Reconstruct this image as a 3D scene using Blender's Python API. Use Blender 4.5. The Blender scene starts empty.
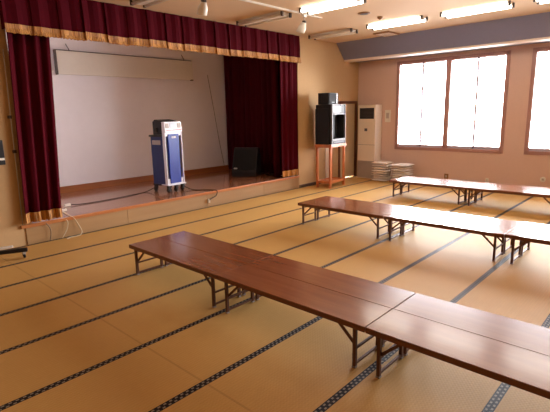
import bpy, bmesh, math, random
from mathutils import Vector, Matrix
random.seed(7)
S = bpy.context.scene
COL = S.collection
R = math.radians

# ------------------------------------------------------------------ materials
class NT:
    def __init__(s, name):
        s.m = bpy.data.materials.new(name); s.m.use_nodes = True
        s.t = s.m.node_tree; s.n = s.t.nodes; s.b = s.n['Principled BSDF']
    def node(s, typ, **kw):
        x = s.n.new(typ)
        for k, v in kw.items(): setattr(x, k, v)
        return x
    def put(s, inp, v):
        if isinstance(v, bpy.types.NodeSocket): s.t.links.new(v, inp)
        else: inp.default_value = v
    def M(s, op, a, b=0.0, c=0.0):
        x = s.node('ShaderNodeMath', operation=op)
        for i, v in enumerate((a, b, c)): s.put(x.inputs[i], v)
        return x.outputs[0]
    def mix(s, f, a, b):
        x = s.node('ShaderNodeMix', data_type='RGBA')
        s.put(x.inputs[0], f); s.put(x.inputs[6], a); s.put(x.inputs[7], b)
        return x.outputs[2]
    def obj(s):
        return s.node('ShaderNodeTexCoord').outputs['Object']
    def scaled(s, v, sc):
        x = s.node('ShaderNodeMapping'); s.put(x.inputs['Vector'], v); x.inputs['Scale'].default_value = sc
        return x.outputs[0]
    def noise(s, v, scale, detail=3.0, rough=.55):
        x = s.node('ShaderNodeTexNoise'); s.put(x.inputs['Vector'], v)
        x.inputs['Scale'].default_value = scale; x.inputs['Detail'].default_value = detail; x.inputs['Roughness'].default_value = rough
        return x.outputs['Fac']
    def bump(s, h, strength, dist=.01):
        x = s.node('ShaderNodeBump'); s.put(x.inputs['Height'], h)
        x.inputs['Strength'].default_value = strength; x.inputs['Distance'].default_value = dist
        s.t.links.new(x.outputs[0], s.b.inputs['Normal'])

def c4(c): return (c[0], c[1], c[2], 1.0)
def srgb(r, g, b):
    f = lambda v: (v/255/12.92) if v/255 <= .04045 else ((v/255+.055)/1.055)**2.4
    return (f(r), f(g), f(b))

def plain(name, col, rough=.5, metal=0.0, var=.12, scale=14., bump=0.0, stretch=(1, 1, 1), coat=0.0, sheen=0.0):
    k = NT(name)
    v = k.scaled(k.obj(), stretch)
    f = k.noise(v, scale)
    lo = c4([x*(1-var) for x in col]); hi = c4([min(1, x*(1+var)) for x in col])
    k.put(k.b.inputs['Base Color'], k.mix(f, lo, hi))
    k.b.inputs['Roughness'].default_value = rough; k.b.inputs['Metallic'].default_value = metal
    k.b.inputs['Coat Weight'].default_value = coat
    k.b.inputs['Sheen Weight'].default_value = sheen
    if bump: k.bump(f, bump)
    return k.m

def wood(name, c1, c2, rough=.3, along='Y', scale=9., coat=0.0, planks=0.0, spec=.5):
    k = NT(name); o = k.obj()
    st = {'X': (.06, 1, 1), 'Y': (1, .06, 1), 'Z': (1, 1, .06)}[along]
    v = k.scaled(o, st)
    f = k.noise(v, scale*4, 5., .6); g = k.noise(v, scale, 2.)
    h = k.M('ADD', k.M('MULTIPLY', f, .6), k.M('MULTIPLY', g, .4))
    rmp = k.node('ShaderNodeMapRange'); k.put(rmp.inputs[0], h)
    rmp.inputs[1].default_value = .3; rmp.inputs[2].default_value = .7
    col = k.mix(rmp.outputs[0], c4(c1), c4(c2))
    if planks:
        x = k.node('ShaderNodeSeparateXYZ'); k.put(x.inputs[0], o)
        q = k.M('DIVIDE', x.outputs[1], planks)
        fr = k.M('FRACT', q)
        line = k.M('LESS_THAN', fr, .035)
        tone = k.node('ShaderNodeTexWhiteNoise', noise_dimensions='1D'); k.put(tone.inputs['W'], k.M('FLOOR', q))
        col = k.mix(k.M('MULTIPLY', tone.outputs[0], .35), col, c4([c*.6 for c in c1]))
        col = k.mix(line, col, c4([c*.3 for c in c1]))
    k.put(k.b.inputs['Base Color'], col)
    k.b.inputs['Roughness'].default_value = rough; k.b.inputs['Coat Weight'].default_value = coat
    k.b.inputs['Coat Roughness'].default_value = .12
    k.b.inputs['Specular IOR Level'].default_value = spec
    return k.m

def glow(name, col, strength, base=(.8, .8, .8)):
    k = NT(name); k.b.inputs['Base Color'].default_value = c4(base)
    f = k.noise(k.obj(), 3.)
    k.put(k.b.inputs['Emission Color'], k.mix(f, c4([c*.97 for c in col]), c4(col)))
    k.b.inputs['Emission Strength'].default_value = strength
    k.b.inputs['Roughness'].default_value = .4
    return k.m

Y0, D = 5.8354, .73806
def tatami_mat():
    k = NT('woven tatami'); o = k.obj()
    x = k.node('ShaderNodeSeparateXYZ'); k.put(x.inputs[0], o)
    X, Y = x.outputs[0], x.outputs[1]
    q = k.M('DIVIDE', k.M('SUBTRACT', Y, Y0), D)
    w = k.M('MULTIPLY', k.M('SUBTRACT', q, k.M('ROUND', q)), D)          # signed distance from the border centre
    border = k.M('LESS_THAN', k.M('ABSOLUTE', w), .027)
    side = k.M('GREATER_THAN', w, 0.0)
    t = k.M('FRACT', k.M('ADD', k.M('DIVIDE', X, .042), k.M('MULTIPLY', side, .5)))
    dash = k.M('LESS_THAN', t, .46)
    inrow = k.M('LESS_THAN', k.M('ABSOLUTE', k.M('SUBTRACT', k.M('ABSOLUTE', w), .0125)), .0062)
    dots = k.M('MULTIPLY', dash, inrow)
    # straw
    n1 = k.noise(o, 1.3, 3.); n2 = k.noise(k.scaled(o, (4, 60, 1)), 3.)
    straw = k.mix(n2, c4(srgb(200, 157, 88)), c4(srgb(226, 184, 112)))
    straw = k.mix(k.M('MULTIPLY', n1, .55), straw, c4(srgb(190, 142, 82)))
    rib = k.M('SINE', k.M('MULTIPLY', Y, 2*math.pi/.024))
    rib2 = k.M('SINE', k.M('MULTIPLY', X, 2*math.pi/.03))
    straw = k.mix(k.M('MULTIPLY', k.M('ADD', rib, 1.), .04), straw, c4(srgb(140, 95, 45)))
    # the sewn joint that crosses the strips
    seam = k.M('LESS_THAN', k.M('ABSOLUTE', k.M('SUBTRACT', X, 1.59)), .008)
    straw = k.mix(k.M('MULTIPLY', seam, .22), straw, c4(srgb(110, 70, 32)))
    band = k.mix(dots, c4((.012, .011, .014)), c4((.30, .25, .19)))
    k.put(k.b.inputs['Base Color'], k.mix(border, straw, band))
    k.put(k.b.inputs['Roughness'], k.M('ADD', .50, k.M('MULTIPLY', n2, .12)))
    k.b.inputs['Specular IOR Level'].default_value = .14
    h = k.M('ADD', k.M('MULTIPLY', rib, .5), k.M('MULTIPLY', k.M('MULTIPLY', rib2, rib), .4))
    h = k.M('ADD', h, k.M('MULTIPLY', border, 1.2))
    h = k.M('SUBTRACT', h, k.M('MULTIPLY', seam, .9))
    k.bump(h, .28, .004)
    return k.m

def glass_mat():
    k = NT('window glass'); n = k.n
    tr = k.node('ShaderNodeBsdfTransparent'); gl = k.node('ShaderNodeBsdfGlossy'); mx = k.node('ShaderNodeMixShader'); fr = k.node('ShaderNodeFresnel')
    gl.inputs['Roughness'].default_value = .03; fr.inputs[0].default_value = 1.45
    tr.inputs[0].default_value = (.97, .97, .98, 1)
    k.put(mx.inputs[0], fr.outputs[0]); k.t.links.new(tr.outputs[0], mx.inputs[1]); k.t.links.new(gl.outputs[0], mx.inputs[2])
    k.t.links.new(mx.outputs[0], n['Material Output'].inputs['Surface'])
    return k.m

def velvet(name, col):
    k = NT(name); o = k.obj()
    f = k.noise(k.scaled(o, (6, 6, .5)), 5., 3.)
    k.put(k.b.inputs['Base Color'], k.mix(f, c4([c*.75 for c in col]), c4([c*1.2 for c in col])))
    k.b.inputs['Roughness'].default_value = .85
    k.b.inputs['Sheen Weight'].default_value = .06; k.b.inputs['Sheen Roughness'].default_value = .4
    k.b.inputs['Sheen Tint'].default_value = (.9, .25, .35, 1)
    k.b.inputs['Specular IOR Level'].default_value = .04
    k.bump(k.noise(o, 90.), .15)
    return k.m

def fringe_mat():
    k = NT('gold fringe'); o = k.obj()
    x = k.node('ShaderNodeSeparateXYZ'); k.put(x.inputs[0], o)
    f = k.noise(k.scaled(o, (60, 60, 1.2)), 1.6, 3., .7)
    rm = k.node('ShaderNodeMapRange'); k.put(rm.inputs[0], f); rm.inputs[1].default_value = .35; rm.inputs[2].default_value = .65
    k.put(k.b.inputs['Base Color'], k.mix(rm.outputs[0], c4(srgb(126, 68, 18)), c4(srgb(220, 156, 68))))
    k.b.inputs['Roughness'].default_value = .5
    k.bump(rm.outputs[0], .5)
    return k.m

MAT = dict(
    tatami=tatami_mat(),
    wall=plain('tan wallpaper', srgb(200, 164, 116), .8, var=.05, scale=40, bump=.05),
    wallw=plain('window wall paper', srgb(222, 190, 174), .8, var=.05, scale=40, bump=.05),
    wallfar=plain('dark unseen wall', srgb(112, 84, 58), .7, var=.08, scale=20, stretch=(1, 1, .1)),  # unseen walls darkened to cut the light bounced to the left
    back=plain('pale stage backdrop', srgb(250, 244, 247), .85, var=.03, scale=6),
    ceil=plain('tan ceiling board', srgb(214, 184, 148), .8, var=.04, scale=25),
    soffit=plain('grey soffit paint', srgb(126, 128, 156), .6, var=.05),
    soffit_white=plain('white soffit lip', srgb(235, 222, 214), .5, var=.03),
    stagefront=wood('pale stage front board', srgb(164, 127, 84), srgb(180, 144, 98), .5, 'X', 3.),
    stagefloor=wood('varnished stage floor', srgb(166, 106, 74), srgb(204, 140, 100), .16, 'X', 5., coat=.5, planks=.11),
    nosing=wood('stage edge wood', srgb(178, 108, 60), srgb(206, 136, 82), .3, 'X', 6.),
    base=wood('baseboard wood', srgb(150, 88, 48), srgb(176, 108, 62), .35, 'X', 6.),
    darkbase=wood('dark baseboard', srgb(70, 44, 30), srgb(88, 56, 38), .5, 'X', 6.),
    velvet=velvet('wine velvet', srgb(76, 11, 23)),
    velvet_shaded=velvet('shaded wine velvet', srgb(72, 12, 22)),  # same velvet for the wing, with the stage's shade in its colour
    fringe=fringe_mat(),
    table=wood('table veneer', srgb(126, 70, 42), srgb(150, 90, 56), .24, 'Y', 7., coat=.6),
    edge=wood('table edge band', srgb(98, 54, 32), srgb(120, 70, 42), .35, 'Y', 7.),
    leg=plain('brown leg steel', srgb(92, 58, 42), .4, .2, .1),
    brace=plain('brown brace steel', srgb(104, 70, 52), .35, .4, .1),
    tip=plain('grey leg tip', srgb(150, 140, 132), .5),
    winframe=plain('mauve brown window frame', srgb(180, 134, 126), .45, var=.06),
    stile=plain('dark sash stile', srgb(196, 186, 200), .4, var=.06),
    pane=glass_mat(),
    white=plain('white enamel', srgb(232, 226, 214), .35, var=.03),
    cream=plain('cream enamel', srgb(242, 228, 210), .4, var=.03),
    creamgrey=plain('grey intake grille', srgb(186, 172, 162), .5, var=.06),
    tube_off=plain('unlit tube glass', srgb(238, 232, 222), .2, var=.02),
    tube_on=glow('lit tube', (1.0, .95, .86), 14.),
    socket=plain('dark lamp socket', srgb(74, 62, 54), .45),
    black=plain('black plastic', srgb(17, 15, 17), .6, var=.2),
    softblack=plain('charcoal cloth grille', srgb(22, 21, 22), .85, var=.2, scale=120, bump=.2),
    navy=plain('navy side case', srgb(20, 40, 98), .45, var=.1),
    blue=plain('blue panel', srgb(22, 56, 158), .35, var=.08),
    silver=plain('silver trim', srgb(232, 232, 240), .4, .1, .04),
    bezel=plain('grey metal bezel', srgb(104, 102, 104), .5, .1, .05),
    panelgrey=plain('grey control panel', srgb(70, 68, 70), .5, var=.08),
    dkgrey=plain('dark grey strip', srgb(86, 84, 92), .5, var=.08),
    screen=plain('dark screen glass', srgb(34, 34, 36), .6, var=.1),
    display=plain('pale display', srgb(214, 226, 240), .25, var=.03),
    red=plain('red strip', srgb(176, 50, 46), .4),
    orangewood=wood('orange stand wood', srgb(186, 100, 50), srgb(214, 130, 74), .35, 'Z', 7.),
    door=wood('khaki door face', srgb(212, 188, 152), srgb(222, 198, 162), .5, 'Z', 4.),
    doorframe=wood('brown door frame', srgb(98, 54, 32), srgb(120, 70, 42), .4, 'Z', 6.),
    board=plain('cream hanging board', srgb(240, 232, 218), .6, var=.03),
    boardedge=plain('grey board edge', srgb(96, 86, 82), .5),
    cushion=plain('off white cushion cloth', srgb(244, 234, 226), .9, var=.05, scale=60, bump=.15),
    cushion2=plain('cream cushion cloth', srgb(240, 226, 212), .9, var=.05, scale=60, bump=.15),
    cordblack=plain('black rubber cord', srgb(26, 22, 22), .5),
    cordwhite=plain('white plastic cord', srgb(222, 204, 170), .5),
    cordgrey=plain('grey plastic cord', srgb(120, 100, 80), .5),
    vent=plain('tan vent plate', srgb(150, 104, 58), .5),
    steel=plain('pale steel tube', srgb(196, 188, 178), .35, .4),
)

# ------------------------------------------------------------------ mesh helper
class MB:
    def __init__(s): s.v = []; s.f = []
    def add(s, vs, fs):
        o = len(s.v); s.v += [tuple(x) for x in vs]; s.f += [tuple(i+o for i in f) for f in fs]; return s
    def box(s, x0, x1, y0, y1, z0, z1, m=None):
        vs = [Vector((x, y, z)) for z in (z0, z1) for x, y in ((x0, y0), (x1, y0), (x1, y1), (x0, y1))]
        if m: vs = [m @ v for v in vs]
        return s.add(vs, [(3, 2, 1, 0), (4, 5, 6, 7), (0, 1, 5, 4), (1, 2, 6, 5), (2, 3, 7, 6), (3, 0, 4, 7)])
    def prism(s, prof, a, b, axis='x'):
        n = len(prof)
        def P(t, u, v): return {'x': (t, u, v), 'y': (u, t, v), 'z': (u, v, t)}[axis]
        vs = [P(a, *p) for p in prof] + [P(b, *p) for p in prof]
        fs = [tuple(range(n))[::-1], tuple(range(n, 2*n))] + [(i, (i+1) % n, n+(i+1) % n, n+i) for i in range(n)]
        return s.add(vs, fs)
    def tube(s, pts, r, n=8, caps=True, r2=None):
        pts = [Vector(p) for p in pts]; N = len(pts); vs = []; fs = []
        ref = None
        for i, p in enumerate(pts):
            d = (pts[min(i+1, N-1)] - pts[max(i-1, 0)]).normalized()
            if ref is None:
                ref = d.orthogonal().normalized()
            ref = (ref - d*ref.dot(d)).normalized(); bb = d.cross(ref)
            rr = r if r2 is None else r + (r2-r)*i/(N-1)
            vs += [p + ref*rr*math.cos(2*math.pi*k/n) + bb*rr*math.sin(2*math.pi*k/n) for k in range(n)]
        for i in range(N-1):
            fs += [(i*n+k, i*n+(k+1) % n, (i+1)*n+(k+1) % n, (i+1)*n+k) for k in range(n)]
        if caps: fs += [tuple(range(n))[::-1], tuple(range((N-1)*n, N*n))]
        return s.add(vs, fs)
    def lathe(s, prof, n=20, m=None):
        vs = []; fs = []; k = len(prof)
        for i in range(n):
            a = 2*math.pi*i/n
            vs += [Vector((r*math.cos(a), r*math.sin(a), z)) for r, z in prof]
        if m: vs = [m @ v for v in vs]
        for i in range(n):
            j = (i+1) % n
            fs += [(i*k+q, j*k+q, j*k+q+1, i*k+q+1) for q in range(k-1)]
        fs += [tuple(i*k for i in range(n))[::-1], tuple(i*k+k-1 for i in range(n))]
        return s.add(vs, fs)
    def bar(s, a, b, w, h):
        """square bar from a to b"""
        a = Vector(a); b = Vector(b); d = (b-a).normalized()
        up = Vector((0, 0, 1)) if abs(d.z) < .95 else Vector((0, 1, 0))
        x = d.cross(up).normalized(); y = x.cross(d)
        vs = [p + x*sx*w/2 + y*sy*h/2 for p in (a, b) for sx, sy in ((-1, -1), (1, -1), (1, 1), (-1, 1))]
        return s.add(vs, [(3, 2, 1, 0), (4, 5, 6, 7), (0, 1, 5, 4), (1, 2, 6, 5), (2, 3, 7, 6), (3, 0, 4, 7)])
    def build(s, name, mat, parent=None, bevel=0.0, smooth=False, solid=0.0, sub=0):
        me = bpy.data.meshes.new(name); me.from_pydata(s.v, [], s.f); me.validate()
        bm = bmesh.new(); bm.from_mesh(me); bmesh.ops.recalc_face_normals(bm, faces=bm.faces); bm.to_mesh(me); bm.free()
        me.materials.append(MAT[mat] if isinstance(mat, str) else mat)
        o = bpy.data.objects.new(name, me); COL.objects.link(o)
        if parent: o.parent = parent
        if solid:
            k = o.modifiers.new('s', 'SOLIDIFY'); k.thickness = solid; k.offset = 0
        if bevel:
            k = o.modifiers.new('b', 'BEVEL'); k.width = bevel; k.segments = 2; k.limit_method = 'ANGLE'; k.angle_limit = R(40)
        if sub:
            k = o.modifiers.new('u', 'SUBSURF'); k.levels = sub; k.render_levels = sub
        if smooth:
            for p in me.polygons: p.use_smooth = True
        return o

def tag(o, label=None, cat=None, group=None, kind=None):
    for k, v in (('label', label), ('category', cat), ('group', group), ('kind', kind)):
        if v: o[k] = v
    return o
def thing(name, label, cat, loc=(0, 0, 0), rz=0., group=None):
    o = bpy.data.objects.new(name, None); COL.objects.link(o); o.location = loc; o.rotation_euler = (0, 0, rz)
    return tag(o, label, cat, group)
def copy_tree(o, parent=None):
    c = o.copy(); COL.objects.link(c)
    if parent: c.parent = parent
    for ch in list(o.children): copy_tree(ch, c)
    return c
def struct(mb, name, mat, **k): return tag(mb.build(name, mat, **k), kind='structure')

SKY = 54.0
YS, XW, ZC, HS = 6.61, 10.44, 3.36, .286

# ------------------------------------------------------------------ setting
struct(MB().box(-2.6, XW+.15, -5.2, YS+.15, -.08, 0), 'floor', 'tatami')
struct(MB().box(-2.6, XW+.15, -5.2, YS+.12, ZC, ZC+.1), 'ceiling', 'ceil')
AX0, AX1, AYB = 2.11, 7.94, 8.9
SX0 = 2.02
DX0, DX1, DZ = 9.58, 10.33, 1.94
w = MB()
w.box(-2.6, SX0, YS, YS+.12, 0, HS); w.box(-2.6, AX0, YS, YS+.12, HS, ZC)
w.box(AX1, DX0, YS, YS+.12, 0, ZC)
w.box(DX0, DX1, YS, YS+.12, DZ, ZC)
w.box(DX1, XW+.15, YS, YS+.12, 0, ZC)
w.box(AX0, AX1, YS, YS+.12, 3.0, ZC)
struct(w, 'wall_stage', 'wall')
# window wall with two openings and an added unseen third that brings light
WZ0, WZ1 = .80, 2.86
W = [(5.47, 2.97), (2.50, 0.0), (-.47, -2.97)]
w = MB()
w.box(XW, XW+.15, -5.2, YS, 0, WZ0); w.box(XW, XW+.15, -5.2, YS, WZ1, ZC)
w.box(XW, XW+.15, W[0][0], YS, WZ0, WZ1); w.box(XW, XW+.15, W[1][0], W[0][1], WZ0, WZ1); w.box(XW, XW+.15, W[2][0], W[1][1], WZ0, WZ1); w.box(XW, XW+.15, -5.2, W[2][1], WZ0, WZ1)
struct(w, 'wall_window', 'wallw')
# soffit that runs over the windows
s = MB().prism([(9.42, ZC), (9.76, 2.985), (XW, 2.97), (XW, ZC)], -5.2, YS, 'y')
struct(s, 'trim_1', 'soffit')
s = MB().prism([(9.758, 2.988), (9.775, 2.95), (9.98, 2.94), (9.98, 2.978)], -5.2, YS, 'y')
struct(s, 'trim_2', 'soffit_white')
# windows
def window(n, ya, yb):
    f = MB(); t = .07
    f.box(XW-.025, XW+.11, yb, ya, WZ0-.04, WZ0+.03); f.box(XW-.025, XW+.11, yb, ya, WZ1-.04, WZ1+.03)
    f.box(XW-.025, XW+.11, ya-.05, ya+.03, WZ0-.04, WZ1+.03); f.box(XW-.025, XW+.11, yb-.03, yb+.05, WZ0-.04, WZ1+.03)
    ym = (ya+yb)/2
    f.box(XW-.02, XW+.11, ym-.06, ym+.06, WZ0, WZ1)
    o = tag(f.build('window_%d' % n, 'winframe', bevel=.006), kind='structure')
    for a, b in ((ya-.05, ym+.06), (ym-.06, yb+.05)):
        m = (a+b)/2
        sh = MB()
        for (p, q, off) in ((a, m-.012, 0), (m+.012, b, .025)):
            x0 = XW+.03+off
            sh.box(x0, x0+.022, min(p, q), max(p, q), WZ0+.03, WZ0+.095)
            sh.box(x0, x0+.022, min(p, q), max(p, q), WZ1-.06, WZ1-.04)
        sh.box(XW+.03, XW+.075, m-.022, m+.022, WZ0+.03, WZ1-.04)
        sb = sh.build('sash', 'stile', o, bevel=.003)
        MB().box(XW+.062, XW+.068, b, a, WZ0+.06, WZ1-.05).build('pane', 'pane', sb)
    return o
window(1, *W[0]); window(2, *W[1]); window(3, *W[2])  # the third window is added out of view to carry light deeper
# stage
AYB2 = AYB
struct(MB().box(SX0, AX1, YS, AYB2, 0, HS), 'trim_3', 'stagefloor')          # platform with its varnished floor
w = MB()
for a, b in ((SX0, 3.55), (3.555, 5.2), (5.205, 6.75), (6.755, AX1)): w.box(a, b, YS-.012, YS, 0.0, HS-.045)
struct(w, 'trim_4', 'stagefront', bevel=.002)
struct(MB().box(SX0-.06, AX1, YS-.03, YS, HS-.045, HS+.004), 'trim_5', 'nosing', bevel=.008)
struct(MB().box(AX0-.2, AX1+.2, AYB, AYB+.1, 0, ZC), 'wall_back', 'back')
struct(MB().box(AX0-.12, AX0, YS+.12, AYB, 0, ZC), 'wall_stage_left', 'back')
struct(MB().box(-2.72, -2.6, -5.2, YS+.12, 0, ZC), 'wall_left', 'wallfar')
struct(MB().box(-2.72, XW+.15, -5.32, -5.2, 0, ZC), 'wall_near', 'wallfar')
struct(MB().box(AX1, AX1+.12, YS+.12, AYB, 0, ZC), 'wall_stage_right', 'back')
struct(MB().box(AX0-.2, AX1+.2, YS+.12, AYB+.1, ZC, ZC+.1), 'ceiling_stage', 'back')
struct(MB().box(AX0, AX1, AYB-.03, AYB, HS, HS+.125), 'baseboard_stage', 'base', bevel=.004)
struct(MB().box(AX1+.002, DX0-.06, YS-.012, YS, 0, .06), 'baseboard_right', 'darkbase', bevel=.003)
# door
d = MB(); d.box(DX0-.05, DX0+.02, YS-.025, YS+.05, 0, DZ+.05); d.box(DX1-.02, DX1+.04, YS-.025, YS+.05, 0, DZ+.05); d.box(DX0+.02, DX1-.02, YS-.025, YS+.05, DZ-.02, DZ+.05)
dr = tag(d.build('door_1', 'doorframe', bevel=.004), kind='structure')
MB().box(DX0+.02, DX1-.02, YS+.02, YS+.055, .01, DZ-.02).build('door_leaf', 'door', dr, bevel=.003)
MB().lathe([(.0, 0), (.02, 0), (.02, .03), (.03, .045), (.03, .06), (.0, .066)], 16, Matrix.Translation((DX0+.09, YS+.02, .95)) @ Matrix.Rotation(R(90), 4, 'X')).build('door_knob', 'steel', dr, smooth=True)
struct(MB().box(8.96, 9.09, YS-.03, YS, 0, 1.35), 'trim_6', 'cream', bevel=.004)  # pale strip on the wall behind the stand

# ------------------------------------------------------------------ curtains
def drape(path, z0, z1, amp, wl, nz=6, step=.018, seed=0, gather=0.0, lean=0.0):
    """wavy sheet along a polyline in plan; returns MB"""
    rnd = random.Random(seed)
    pts = [Vector((a, b)) for a, b in path]; L = [(pts[i+1]-pts[i]).length for i in range(len(pts)-1)]; T = sum(L)
    n = int(T/step); vs = []; fs = []
    ph = [rnd.uniform(0, 6.28) for _ in range(3)]
    for j in range(nz+1):
        v = j/nz; z = z0+(z1-z0)*v
        for i in range(n+1):
            s = T*i/n; q = s; k = 0
            while k < len(L)-1 and q > L[k]: q -= L[k]; k += 1
            dd = (pts[k+1]-pts[k]).normalized(); p = pts[k]+dd*q; nn = Vector((dd.y, -dd.x))
            a = amp*(1.0-.25*v)
            u = a*math.sin(2*math.pi*s/wl+ph[0]+.5*math.sin(2*s+ph[1])) + a*.35*math.sin(2*math.pi*s/(wl*.43)+ph[2]+.6*v)
            cx = (1.0 + gather*v); mid = pts[0]+(pts[-1]-pts[0])*0
            p = mid+(p-mid)*cx + nn*u
            vs.append((p.x+lean*v, p.y, z))
    for j in range(nz):
        for i in range(n):
            a = j*(n+1)+i; fs.append((a, a+1, a+n+2, a+n+1))
    return MB().add(vs, fs)

def fringe_like(path, z0, h, amp, wl, seed, gather, zr, off):
    """fringe strip following the bottom of drape()"""
    m = drape([(a, b-off) for a, b in path], z0, z0+h, amp*1.02, wl, nz=3, step=.012, seed=seed, gather=gather*h/zr)
    rnd = random.Random(seed+5)
    k = len([v for v in m.v if abs(v[2]-z0) < 1e-6])
    for i in range(k):
        x, y, z = m.v[i]; m.v[i] = (x, y, z+rnd.uniform(0, .014))
    return m

def curtain(label, path, z0, z1, amp, wl, mat, seed, gather=0., fringe=True, group=None, lean=0.):
    t = thing('stage_curtain', label, 'curtain', (0, 0, 0), 0, group)
    zb = z0+.09 if fringe else z0
    drape(path, zb, z1, amp, wl, seed=seed, gather=gather, nz=10, lean=lean).build('curtain_cloth', mat, t, solid=.008, smooth=True)
    if fringe:
        fringe_like(path, z0, .14, amp, wl, seed, gather, z1-z0, .012).build('gold_fringe', 'fringe', t, solid=.01)
    return t
curtain('wine red velvet curtain hanging at the left end of the stage', [(2.012, 6.553), (2.50, 6.553)], .315, 2.825, .034, .15, 'velvet', 3, gather=.07, lean=.085)
curtain('wine red velvet curtain hanging at the right end of the stage', [(7.37, 6.64), (7.935, 6.64)], .30, 3.0, .02, .19, 'velvet', 8)
curtain('dark red wing curtain inside the stage behind the black wedge speaker', [(7.75, 8.84), (7.80, 7.4), (7.76, 6.95), (7.44, 6.87)], .30, 3.25, .05, .19, 'velvet_shaded', 11, fringe=False)

# valance: overlapping box pleats
va = thing('stage_valance', 'wine red pleated valance with gold fringe across the stage top', 'valance')
vx0, vx1, npan = 2.07, 7.90, 17
pw = (vx1-vx0)/npan
def val_path(off, kick=.022):
    out = []
    rnd = random.Random(4)
    for i in range(npan):
        a = vx0+pw*i
        ws = rnd.uniform(-.02, .02)
        for t in (0, .12, .3, .5, .7, .88, .985):
            y = 6.51 - off - kick*(1-t) + .012*math.sin(t*9.4+i*1.7)
            out.append((a+(pw+0)*t + (ws*t*(1-t)*4), y))
    out.append((vx1, 6.53-off))
    return out
def sheet(path, zs, jag=0, seed=1):
    rnd = random.Random(seed); m = MB(); n = len(path); vs = []; fs = []
    for j, z in enumerate(zs):
        for x, y in path: vs.append((x, y + (.02 if j == len(zs)-1 else 0), z))
    for j in range(len(zs)-1):
        for i in range(n-1):
            a = j*n+i; fs.append((a, a+1, a+n+1, a+n))
    return m.add(vs, fs)
vp = val_path(0)
sheet([(vx0, 6.60)]+vp+[(vx1, 6.60)], [2.84, 2.9, 3.1, ZC-.004]).build('valance_cloth', 'velvet', va, solid=.008)
# fringe: finely subdivided, tips uneven, each pleat hanging a little differently
fp = val_path(.014); m = MB(); vs = []; fs = []
rnd = random.Random(9); cols = []
for i in range(len(fp)-1):
    (xa, ya), (xb, yb) = fp[i], fp[i+1]
    k = max(2, int(abs(xb-xa)/.014))
    for q in range(k): cols.append((xa+(xb-xa)*q/k, ya+(yb-ya)*q/k, (i//7)))
cols.append((*fp[-1], npan-1)); sag = [rnd.uniform(-.008, .008) for _ in range(npan+1)]
for j in range(3):
    for (x, y, pnl) in cols:
        z = (2.795, 2.85, 2.905)[j] + sag[pnl] + (rnd.uniform(-.009, .006) if j == 0 else 0)
        vs.append((x, y-(.012 if j == 0 else 0), z))
n = len(cols)
for j in range(2):
    for i in range(n-1):
        a = j*n+i; fs.append((a, a+1, a+n+1, a+n))
m.add(vs, fs).build('gold_fringe', 'fringe', va, solid=.012)

pc = thing('curtain_pull_rod', 'thin pale rod standing beside the left stage curtain', 'rod', (1.995, 6.575, 0))
MB().tube([(-.012, 0, .30), (.045, 0, 2.6)], .007).build('rod', 'steel', pc, smooth=True)
for z in (1.75, 1.3): MB().box(-.004, .036, -.012, .034, z-.02, z+.02).build('bracket', 'socket', pc, bevel=.003)

# ------------------------------------------------------------------ stage things
b = thing('hanging_board', 'long cream board hung high on the pale stage backdrop', 'board', (5.17, AYB-.035, 2.53))
MB().box(-1.55, 1.55, -.03, .02, 0, .43).build('panel', 'board', b, bevel=.004)
MB().box(-1.575, -1.548, -.05, .03, -.01, .44).build('end_strip', 'boardedge', b, bevel=.004)  # dark left strip stands in for the shadow along the frame
MB().box(1.548, 1.562, -.036, .03, -.01, .44).build('end_strip', 'board', b, bevel=.004)
MB().box(-1.55, 1.55, -.034, .03, .432, .444).build('top_rail', 'boardedge', b)
for x in (-1.28, 1.36): MB().tube([(x, -.005, .44), (x-.03, 0, .50), (x-.05, .02, .56)], .008).build('hanger', 'boardedge', b)
MB().box(1.50, 1.565, -.045, .0, -.012, .012).build('corner_clip', 'boardedge', b)
tag(MB().tube([(7.22, AYB-.012, 2.68), (7.36, AYB-.012, 1.9), (7.5, AYB-.012, 1.05), (7.6, AYB-.05, HS+.13)], .005).build('backdrop_cord', 'cordgrey'),
    'thin grey cord running down the right of the pale stage backdrop', 'cord')

# karaoke cart
kt = thing('karaoke_cart', 'blue and silver karaoke machine on casters at the stage edge', 'karaoke machine', (4.90, 7.33, HS), R(6))
kt.scale = (1.14, 1.10, 1.0)
MB().box(-.165, .165, -.10, .24, .15, 1.06).build('side_case', 'navy', kt, bevel=.008)
MB().box(-.185, .175, -.05, .26, 1.05, 1.085).build('case_top', 'black', kt, bevel=.006)
MB().box(-.1665, -.1645, -.02, .20, .90, .985).build('side_plate', 'creamgrey', kt)
fr = MB(); fr.prism([(-.165, .15), (-.10, .15), (-.10, 1.30), (-.165, 1.08)], -.185, -.165, 'x'); fr.prism([(-.165, .15), (-.10, .15), (-.10, 1.30), (-.165, 1.08)], .165, .185, 'x')
fr.box(-.165, .165, -.155, -.10, .15, .26); fr.prism([(-.158, 1.06), (-.10, 1.06), (-.10, 1.16), (-.158, 1.16)], -.165, .165, 'x')
fo = fr.build('front_frame', 'silver', kt, bevel=.006)
MB().box(-.165, .165, -.135, -.10, .26, 1.06).build('grille_strip', 'dkgrey', kt, bevel=.003)
bp = MB().box(-.118, .112, -.168, -.12, .17, 1.10).build('blue_panel', 'blue', kt, bevel=.008)
mk = MB()
for i, wd in enumerate((.012, .009, .014, .01)): mk.box(-.04+.024*i, -.04+.024*i+wd, -.1705, -.1685, 1.03, 1.055)
mk.box(-.045, .05, -.1705, -.1685, 1.022, 1.027)
mk.build('white_mark', 'white', bp)
hd = MB().prism([(-.13, 1.10), (.16, 1.085), (.16, 1.33), (.10, 1.37), (-.10, 1.34)], -.165, .15, 'x').build('head_unit', 'black', kt, bevel=.01)
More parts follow.
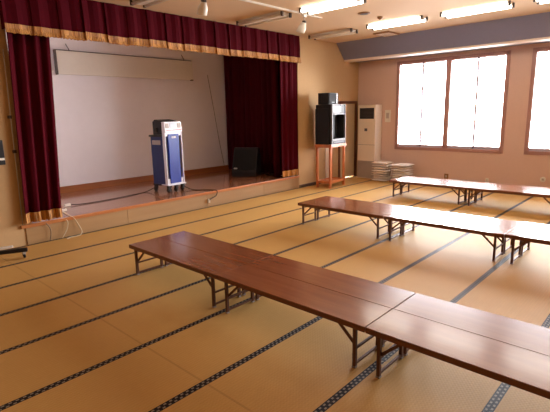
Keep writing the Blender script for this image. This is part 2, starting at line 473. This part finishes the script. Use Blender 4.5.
fc = MB().prism([(-.185, 1.13), (-.12, 1.13), (-.095, 1.325), (-.16, 1.325)], -.185, .185, 'x').build('console_face', 'silver', kt, bevel=.01)
mx = Matrix.Translation((0, -.186, 1.13)) @ Matrix.Rotation(R(-7.3), 4, 'X')
MB().box(-.07, .075, -.004, .01, .085, .175, mx).build('display', 'display', fc, bevel=.003)
for sx in (-1, 1): MB().box(sx*.125-.035, sx*.125+.035, -.003, .01, .08, .165, mx).build('speaker_grille', 'creamgrey', fc, bevel=.003)
MB().box(-.15, .16, -.003, .01, .035, .05, mx).build('red_strip', 'red', fc)
MB().box(-.19, .19, -.20, .0, .135, .155).build('bottom_shelf', 'silver', kt, bevel=.006)
MB().box(-.17, .17, .0, .25, .12, .152).build('bottom_tray', 'black', kt, bevel=.006)
MB().box(-.20, -.165, .02, .10, 1.13, 1.22).build('microphone_holder', 'black', kt, bevel=.01)
for x, y in ((-.15, .20), (-.15, -.14), (.15, -.14), (.0, -.15), (.15, .20)):
    cs = MB().box(x-.026, x+.026, y-.03, y+.024, .055, .137).build('caster', 'black', kt, bevel=.006)
    MB().lathe([(.0, -.018), (.036, -.018), (.042, -.011), (.042, .011), (.036, .018), (.0, .018)], 18,
               Matrix.Translation((x, y+.01, .042)) @ Matrix.Rotation(R(90), 4, 'Y')).build('caster_wheel', 'black', cs, smooth=True)

# wedge speaker
ws = thing('stage_speaker', 'black wedge speaker standing in the dark right end of the stage', 'speaker', (7.22, 7.62, HS), R(-62))
ws.scale = (.9, 1.0, 1.2)
MB().prism([(-.20, .0), (.24, .0), (.24, .38), (.12, .55), (.02, .55), (-.20, .10)], -.33, .33, 'x').build('cabinet', 'black', ws, bevel=.012)
sl = Matrix.Translation((0, -.20, .10)) @ Matrix.Rotation(R(-26), 4, 'X')
MB().box(-.29, .29, -.012, .004, .04, .46, sl).build('grille_cloth', 'softblack', ws, bevel=.005)
MB().box(-.27, -.18, -.018, -.008, .05, .075, sl).build('badge', 'steel', ws)

# cords and plugs on the stage
def cord(label, pts, r, mat, name='power_cord', plug=None):
    P = [Vector(p) for p in pts]; out = []
    for i in range(len(P)-1):                      # Catmull-Rom
        p0, p1, p2, p3 = P[max(i-1, 0)], P[i], P[i+1], P[min(i+2, len(P)-1)]
        for k in range(8):
            t = k/8; out.append(.5*((2*p1)+(p2-p0)*t+(2*p0-5*p1+4*p2-p3)*t*t+(3*p1-p0-3*p2+p3)*t**3))
    out.append(P[-1])
    t = thing(name, label, 'cord')
    MB().tube(out, r, 8).build('cable', mat, t, smooth=True)
    if plug: plug(t)
    return t
zf = HS+.01
def plug_a(t):
    MB().box(2.90, 3.00, 7.42, 7.46, zf-.006, zf+.035).build('plug', 'white', t, bevel=.006)
cord('black power cord lying across the stage floor left of the karaoke machine',
     [(4.68, 7.48, HS+.10), (4.5, 7.58, zf), (4.1, 7.48, zf), (3.6, 7.40, zf), (3.2, 7.40, zf), (3.0, 7.44, zf+.01)], .008, 'cordblack', plug=plug_a)
FY = YS-.045
def plug_b(t):
    MB().box(5.205, 5.245, FY-.005, YS-.0125, .085, .155).build('plug', 'white', t, bevel=.006)
cord('black power cord hanging over the stage edge right of the karaoke machine',
     [(5.17, 7.26, HS+.06), (5.2, 7.0, zf), (5.40, 6.72, zf), (5.43, 6.575, HS+.0), (5.40, FY, .2), (5.30, FY, .165), (5.225, FY-.005, .14)], .008, 'cordblack', plug=plug_b)
es = thing('extension_socket', 'white extension socket on the stage floor beside the left curtain', 'socket', (2.72, 7.10, HS))
MB().box(-.06, .07, -.03, .03, 0.001, .04).build('housing', 'white', es, bevel=.008)
MB().box(-.035, -.005, -.012, .012, .039, .043).build('outlet_slot', 'dkgrey', es); MB().box(.02, .05, -.012, .012, .039, .043).build('outlet_slot', 'dkgrey', es)
cord('longer white cord hanging down the stage front and curling on the floor',
     [(2.70, 7.0, zf), (2.66, 6.70, zf), (2.67, 6.565, HS-.01), (2.72, FY, .18), (2.76, FY-.02, .06), (2.72, 6.52, .008), (2.58, 6.50, .008), (2.50, 6.47, .008)], .0055, 'cordwhite', 'white_cord')
cord('shorter white cord hanging down the stage front below the left curtain',
     [(2.56, 6.565, HS-.02), (2.58, FY, .22), (2.55, FY-.01, .12), (2.47, FY-.02, .01)], .0055, 'cordwhite', 'white_cord')
cord('grey cord hanging down the stage front under the fringe of the left curtain',
     [(2.28, 6.565, HS-.02), (2.32, FY, .2), (2.33, FY, .12), (2.30, FY-.01, .01)], .006, 'cordgrey', 'grey_cord')

# ------------------------------------------------------------------ far right corner
TR = R(6)
ts = thing('tv_stand', 'tall orange wooden stand under the television by the far corner', 'stand', (8.58, 6.16, 0), TR)
for x, y in ((-.32, -.17), (.32, -.17), (-.32, .17), (.32, .17)):
    MB().box(x-.024, x+.024, y-.024, y+.024, 0, .93).build('leg', 'orangewood', ts, bevel=.004)
MB().box(-.37, .37, -.22, .21, .93, 1.0).build('top', 'orangewood', ts, bevel=.006)
for y in (-.17, .17): MB().box(-.30, .30, y-.015, y+.015, .10, .16).build('rail', 'orangewood', ts, bevel=.003)
for x in (-.32, .32): MB().box(x-.015, x+.015, -.15, .15, .10, .16).build('rail', 'orangewood', ts, bevel=.003)
MB().box(-.30, .30, -.15, .15, .115, .135).build('lower_shelf', 'orangewood', ts)

tv = thing('television', 'black boxy television in silver trim on the orange wooden stand', 'television', (8.58, 6.16, 1.0), TR)
f = MB(); f.box(-.335, .30, .0, .20, .005, .885)
f.box(-.335, -.30, -.185, .0, .005, .885); f.box(.27, .30, -.185, .0, .005, .885); f.box(-.30, .27, -.185, .0, .67, .885); f.box(-.30, .27, -.185, .0, .005, .12)
f.build('cabinet', 'black', tv, bevel=.006)
MB().box(-.37, -.33, -.15, .20, .0, .80).build('side_housing', 'black', tv, bevel=.012)
f = MB(); f.box(-.335, -.315, -.225, -.186, .005, .89); f.box(.28, .30, -.225, -.186, .005, .89); f.box(-.315, .28, -.225, -.186, .872, .89); f.box(-.315, .28, -.225, -.186, .665, .685); f.box(-.315, .28, -.225, -.186, .075, .12)
f.build('front_bezel', 'bezel', tv, bevel=.004)
MB().box(-.315, .28, -.215, -.186, .005, .075).build('base_panel', 'black', tv)
m = MB(); m.prism([(-.30, -.02), (-.10, -.055), (.07, -.055), (.27, -.02), (.27, -.001), (-.30, -.001)], .12, .67, 'z'); m.build('screen', 'screen', tv)
MB().box(-.30, .09, -.222, -.186, .70, .86).build('control_panel', 'panelgrey', tv, bevel=.003)
MB().box(.10, .275, -.21, -.186, .69, .868).build('dark_window', 'black', tv)
MB().box(-.24, .06, -.2245, -.22, .76, .80).build('tape_slot', 'dkgrey', tv)
MB().box(-.25, .22, -.228, -.22, .035, .06).build('button_row', 'dkgrey', tv)

sp = thing('box_speaker', 'small black box speaker on top of the television', 'speaker', (8.53, 6.20, 1.885), TR)
MB().box(-.22, .22, -.14, .14, 0.005, .26).build('cabinet', 'black', sp, bevel=.01)
MB().box(-.205, .12, -.15, -.138, .02, .245).build('grille_cloth', 'softblack', sp, bevel=.004)
MB().box(.135, .147, -.147, -.138, .03, .24).build('pale_strip', 'steel', sp)
MB().box(-.10, .02, -.154, -.149, .045, .06).build('badge', 'dkgrey', sp)

ac = thing('air_conditioner', 'tall cream floor standing air conditioner in the far corner', 'air conditioner', (10.265, 6.14, 0))
MB().box(-.165, .165, -.26, .25, 0.0, 1.88).build('cabinet', 'cream', ac, bevel=.012)
MB().box(-.172, -.16, -.215, .20, 1.53, 1.80).build('outlet_grille', 'screen', ac, bevel=.004)
lv = MB()
for k in range(7): lv.box(-.18, -.168, -.21, .195, 1.55+k*.034, 1.557+k*.034)
lv.build('louvres', 'dkgrey', ac)
MB().box(-.172, -.16, -.25, .24, .02, .46).build('intake_grille', 'creamgrey', ac, bevel=.003)
lv = MB()
for k in range(12): lv.box(-.176, -.17, -.24, .23, .05+k*.034, .058+k*.034)
lv.build('intake_slats', 'creamgrey', ac)
MB().box(-.172, -.16, -.03, .05, 1.22, 1.29).build('control_pad', 'dkgrey', ac, bevel=.003)
MB().box(-.168, -.163, -.255, .245, .87, .876).build('panel_joint', 'dkgrey', ac)

# cushions: two stacks
def cushion_mesh(w, l, h, seed):
    rnd = random.Random(seed); m = MB(); nx, ny = 8, 8; vs = []; fs = []
    for top in (1, -1):
        for j in range(ny+1):
            for i in range(nx+1):
                u, v = i/nx*2-1, j/ny*2-1
                k = (1-abs(u)**4)*(1-abs(v)**4)
                z = top*h/2*(.10+.90*k**.6) + rnd.uniform(-.003, .003)
                vs.append((u*w/2*(1-.02*abs(v)**3), v*l/2*(1-.02*abs(u)**3), z+h/2))
    n = (nx+1)*(ny+1)
    for j in range(ny):
        for i in range(nx):
            a = j*(nx+1)+i; fs += [(a, a+1, a+nx+2, a+nx+1), (n+a, n+a+nx+1, n+a+nx+2, n+a+1)]
    ring = [i for i in range(nx+1)] + [(j*(nx+1)+nx) for j in range(1, ny+1)] + [ny*(nx+1)+i for i in range(nx-1, -1, -1)] + [j*(nx+1) for j in range(ny-1, 0, -1)]
    for q in range(len(ring)):
        a, bb = ring[q], ring[(q+1) % len(ring)]; fs.append((a, n+a, n+bb, bb))
    return m.add(vs, fs)
ORD = ['topmost', 'second from the top', 'third from the top', 'fourth from the top', 'fifth from the top', 'sixth from the top', 'seventh from the top', 'bottom']
c_proto = [None, None]
for st, (cx, cy, where, n) in enumerate(((9.99, 5.58, 'left cushion stack beside the air conditioner', 8), (10.05, 5.09, 'right cushion stack under the window corner', 8))):
    rnd = random.Random(20+st); hh = .060 if st == 0 else .056
    for i in range(n):
        kind = (i+st) % 2
        if c_proto[kind] is None:
            o = cushion_mesh(.44, .44, hh+.003, 3+kind).build('floor_cushion', ('cushion', 'cushion2')[kind], sub=1, smooth=True); c_proto[kind] = o
        else:
            o = c_proto[kind].copy(); COL.objects.link(o)
        o.scale = (1, 1, hh/.060)
        o.location = (cx+rnd.uniform(-.02, .02), cy+rnd.uniform(-.018, .018), i*hh)
        o.rotation_euler = (0, 0, R(rnd.uniform(-4, 4)))
        tag(o, 'off-white floor cushion, %s of the %s' % (ORD[n-1-i], where), 'cushion', 'floor cushions in the %s stack' % ('left' if st == 0 else 'right'))

# wall fittings
sw = thing('wall_switch', 'white wall control plate beside the left window', 'switch', (XW, 5.72, 1.59))
MB().box(-.02, -.001, -.075, .075, -.15, .15).build('plate', 'white', sw, bevel=.004)
MB().box(-.026, -.019, -.04, .04, -.06, .08).build('control_face', 'creamgrey', sw, bevel=.003)
def outlet(y, z, label, w, h, mat, rnd_=False):
    t = thing('wall_outlet', label, 'outlet', (XW, y, z))
    if rnd_: MB().lathe([(0, 0), (w, 0), (w*.9, .012), (0, .016)], 20, Matrix.Translation((-.001, 0, 0)) @ Matrix.Rotation(R(-90), 4, 'Y')).build('plate', mat, t)
    else: MB().box(-.012, -.001, -w, w, -h, h).build('plate', mat, t, bevel=.003)
    MB().box(-.02, -.011, -w*.35, w*.35, -h*.4, h*.4).build('socket_face', 'creamgrey', t, bevel=.002)
outlet(4.14, .17, 'tan outlet plate low under the middle of the left window', .05, .06, 'vent')
outlet(3.22, .15, 'small white outlet low under the right part of the left window', .035, .05, 'white')
outlet(2.13, .26, 'round white outlet low on the wall under the right window', .055, .05, 'white', True)
bx = thing('wall_box', 'dark wall box with a pale stripe left of the stage', 'box', (1.78, YS, 1.26))
MB().box(-.10, .10, -.05, -.001, -.12, .20).build('housing', 'black', bx, bevel=.006)
MB().box(-.08, .095, -.056, -.049, -.06, -.03).build('pale_stripe', 'white', bx, bevel=.002)

# mobile whiteboard at the left edge (mostly out of the picture)
wb = thing('whiteboard_stand', 'black wheeled stand foot at the left edge of the mats', 'stand', (1.20, 6.20, 0), 0)
MB().bar((-.1, .10, .11), (.62, -.21, .105), .05, .05).build('foot_bar', 'black', wb, bevel=.008)
MB().bar((-.1, .25, .10), (.55, .10, .10), .04, .03).build('cross_bar', 'white', wb, bevel=.005)
for x, y in ((.58, -.19), (-.06, .08)):
    cs = MB().box(x-.018, x+.018, y-.022, y+.018, .05, .085).build('caster', 'steel', wb, bevel=.004)
    MB().lathe([(0, -.011), (.026, -.011), (.03, -.006), (.03, .006), (.026, .011), (0, .011)], 16, Matrix.Translation((x, y, .03)) @ Matrix.Rotation(R(80), 4, 'Y')).build('caster_wheel', 'black', cs, smooth=True)
MB().box(-.13, -.08, .08, .13, .1, 1.7).build('post', 'black', wb, bevel=.006)

# ------------------------------------------------------------------ folding tables
TL, TW, TH = 1.5, .371, .340
def make_table():
    t = thing('folding_table', 'x', 'table')
    MB().box(.002, TW-.002, -TL+.003, -.003, TH-.006, TH).build('tabletop', 'table', t, bevel=.0015)
    e = MB().box(.001, TW-.001, -TL+.002, -.002, TH-.042, TH-.006)
    e.build('edge_band', 'edge', t, bevel=.003)
    a = MB()
    for x in (.045, TW-.045): a.box(x-.012, x+.012, -TL+.06, -.06, TH-.055, TH-.033)
    for y in (-.06, -TL+.06): a.box(.045, TW-.045, y-.012, y+.012, TH-.055, TH-.033)
    a.build('under_frame', 'leg', t)
    for y, s in ((-.092, -1), (-TL+.092, 1)):
        for x in (.03, TW-.03):
            lg = MB().box(x-.014, x+.014, y-.012, y+.012, .012, TH-.034).build('leg', 'leg', t, bevel=.003)
            MB().box(x-.016, x+.016, y-.014, y+.014, 0, .014).build('leg_tip', 'tip', lg, bevel=.002)
            xx = x+.016 if x < TW/2 else x-.016
            MB().bar((xx, y, .155), (xx, y+s*.16, TH-.04), .012, .02).build('brace', 'brace', t)
        MB().bar((.04, y, .14), (TW-.04, y, .14), .016, .016).build('cross_bar', 'leg', t, bevel=.002)
        MB().bar((.04, y, .028), (TW-.04, y, .028), .016, .016).build('foot_bar', 'brace', t, bevel=.002)
    return t
proto = make_table()
rows = [(2.3527, 4.412, 'nearest row'), (5.2468, 4.398, 'middle row'), (8.1387, 4.398, 'farthest row')]
ends = ['at the stage end', 'second from the stage', 'third from the stage']
first = True
rt = random.Random(5)
for rx, ry, rn in rows:
    for k in range(3):
        for sd in range(2):
            t = proto if first else copy_tree(proto); first = False
            t.location = (rx+sd*TW + (.012*k if rx > 5 and k == 2 else 0), ry-k*(TL+.002)+(0 if sd else rt.uniform(-.004, .004)), 0)
            side = ('left-hand', 'window-side')[sd]
            t['label'] = 'low brown folding table %s, %s, %s of its pair' % (ends[k], rn, side)
            t['group'] = 'low folding tables in the %s' % rn

# ------------------------------------------------------------------ ceiling things
def fixture(x, y0, y1, lit, label):
    t = thing('fluorescent_light', label, 'ceiling light', (x, (y0+y1)/2, ZC), 0, 'fluorescent ceiling lights')
    h = abs(y1-y0)/2
    MB().prism([(-.15, -.003), (.15, -.003), (.045, -.062), (-.045, -.062)], -h+.03, h-.03, 'y').build('reflector', 'white', t, bevel=.004)
    for sx in (-.105, .105):
        MB().tube([(sx, -h+.03, -.056), (sx, h-.03, -.056)], .024, 12).build('tube', 'tube_on' if lit else 'tube_off', t, smooth=True)
        for s in (-1, 1):
            MB().box(sx-.022, sx+.022, s*h-.016, s*h+.016, -.078, -.004).build('lamp_socket', 'socket', t, bevel=.005)
fixture(3.76, 6.12, 5.08, False, 'fluorescent light at the top edge above the stage middle, only its end showing')
fixture(5.92, 6.23, 5.16, False, 'unlit fluorescent light on the ceiling above the right of the stage valance')
fixture(5.97, 4.81, 3.76, True, 'lit fluorescent light at the end of the white track rail')
fixture(8.12, 6.33, 5.26, False, 'unlit fluorescent light nearest the far corner beside the grey soffit')
fixture(8.03, 4.84, 3.74, True, 'lit fluorescent light beside the tan ceiling vent')
fixture(8.05, 3.40, 2.32, True, 'lit fluorescent light along the soffit, second from the right edge')
fixture(8.09, 1.98, .92, True, 'lit fluorescent light at the top right edge of the photo')
fixture(6.0, 3.36, 2.30, True, 'added lit fluorescent light, unseen beyond the top edge, next after the one at the rail')  # added lamp out of view, brightens the window wall and far corner
fixture(6.0, 1.94, .88, True, 'added lit fluorescent light, unseen beyond the top edge, farthest from the stage')  # second added lamp out of view, fills the same side
tr = thing('track_rail', 'thin white track rail on the ceiling carrying the spotlights', 'rail', (5.2, 5.02, ZC))
MB().box(-1.7, 1.5, -.018, .018, -.028, -.001).build('channel', 'white', tr, bevel=.003)
MB().box(1.46, 1.51, -.022, .022, -.032, -.001).build('end_cap', 'cream', tr, bevel=.003)
def spotlight(x, y, label, yaw):
    t = thing('spotlight', label, 'spotlight', (x, y, ZC-.028), yaw); t.scale = (1.35, 1.35, 1.1)
    MB().box(-.05, .05, -.016, .016, -.03, -.001).build('adapter', 'white', t, bevel=.004)
    MB().tube([(0, 0, -.03), (0, 0, -.10)], .008).build('stem', 'steel', t)
    MB().box(-.022, .022, -.022, .022, -.125, -.085).build('swivel', 'socket', t, bevel=.006)
    m = Matrix.Translation((0, 0, -.11)) @ Matrix.Rotation(R(22), 4, 'X')
    MB().lathe([(.0, .0), (.030, -.005), (.036, -.03), (.052, -.07), (.054, -.15), (.046, -.155), (.044, -.13), (.0, -.12)], 20, m).build('lamp_head', 'white', t, smooth=True)
spotlight(6.22, 5.02, 'white spotlight hanging near the right end of the track rail', R(20))
spotlight(4.08, 5.02, 'white spotlight hanging at the top edge left of the track rail', R(-10))

rs = thing('ceiling_speaker', 'round flat ceiling disc between the lit fluorescent lights', 'ceiling disc', (7.0, 4.34, ZC))
MB().lathe([(.0, -.001), (.10, -.001), (.11, -.008), (.09, -.016), (.0, -.012)], 28).build('disc', 'vent', rs, smooth=True)
MB().lathe([(.0, -.012), (.07, -.014), (.068, -.019), (.0, -.018)], 24).build('grille', 'dkgrey', rs)
ds = thing('smoke_detector', 'small round detector on the ceiling near the tan vent', 'detector', (7.5, 4.32, ZC))
MB().lathe([(.0, -.001), (.05, -.001), (.05, -.018), (.03, -.035), (.0, -.037)], 20).build('housing', 'vent', ds, smooth=True)
MB().lathe([(.0, -.036), (.014, -.036), (.012, -.045), (.0, -.046)], 12).build('sensor', 'dkgrey', ds)
vt = thing('ceiling_vent', 'tan rectangular vent on the ceiling edge of the grey soffit', 'vent', (9.14, 5.10, ZC))
MB().box(-.24, .24, -.19, .19, -.025, -.001).build('frame', 'vent', vt, bevel=.004)
sl_ = MB()
for k in range(7): sl_.box(-.2, .2, -.155+k*.047, -.135+k*.047, -.032, -.023)
sl_.build('vent_slats', 'cream', vt)

# ------------------------------------------------------------------ light, world, camera
wd = bpy.data.worlds.new('World'); S.world = wd; wd.use_nodes = True
nt = wd.node_tree; bg = nt.nodes['Background']
tc = nt.nodes.new('ShaderNodeTexCoord'); sx = nt.nodes.new('ShaderNodeSeparateXYZ'); cr = nt.nodes.new('ShaderNodeValToRGB'); mr = nt.nodes.new('ShaderNodeMapRange')
nt.links.new(tc.outputs['Generated'], sx.inputs[0]); nt.links.new(sx.outputs[2], mr.inputs[0]); mr.inputs[1].default_value = -1; mr.inputs[2].default_value = 1
nt.links.new(mr.outputs[0], cr.inputs[0])
e = cr.color_ramp.elements; e[0].position = .30; e[0].color = (.17, .16, .15, 1); e[1].position = .72; e[1].color = (.50, .495, .51, 1)
k_ = e.new(.44); k_.color = (.70, .68, .67, 1); k_ = e.new(.52); k_.color = (1.0, .99, 1.0, 1)
nt.links.new(cr.outputs[0], bg.inputs[0]); bg.inputs[1].default_value = SKY
for (ya, yb) in W:
    L = bpy.data.lights.new('window_portal', 'AREA'); L.shape = 'RECTANGLE'; L.size = ya-yb; L.size_y = WZ1-WZ0; L.cycles.is_portal = True
    lo = bpy.data.objects.new('window_portal', L); COL.objects.link(lo); lo.location = (XW+.10, (ya+yb)/2, (WZ0+WZ1)/2)
    lo.rotation_euler = (R(90), 0, R(90))

cam = bpy.data.cameras.new('Camera'); co = bpy.data.objects.new('Camera', cam); COL.objects.link(co)
f, a, t, r = 444.75, R(45+2.0517), R(11.7829), R(-1.28364)
fw = Vector((math.sin(a)*math.cos(t), math.cos(a)*math.cos(t), -math.sin(t)))
rt_ = Vector((math.cos(a), -math.sin(a), 0)); up = rt_.cross(fw)
r2 = rt_*math.cos(r)+up*math.sin(r); u2 = -rt_*math.sin(r)+up*math.cos(r)
mw = Matrix((r2, u2, -fw)).transposed().to_4x4(); mw.translation = Vector((0, 0, 1.72326))
co.matrix_world = mw
cam.sensor_width = 36; cam.lens = 36*f/550; cam.clip_start = .05
S.camera = co
S.view_settings.view_transform = 'Standard'; S.view_settings.look = 'None'; S.view_settings.gamma = 1
S.view_settings.use_curve_mapping = False
S.view_settings.exposure = 0.10
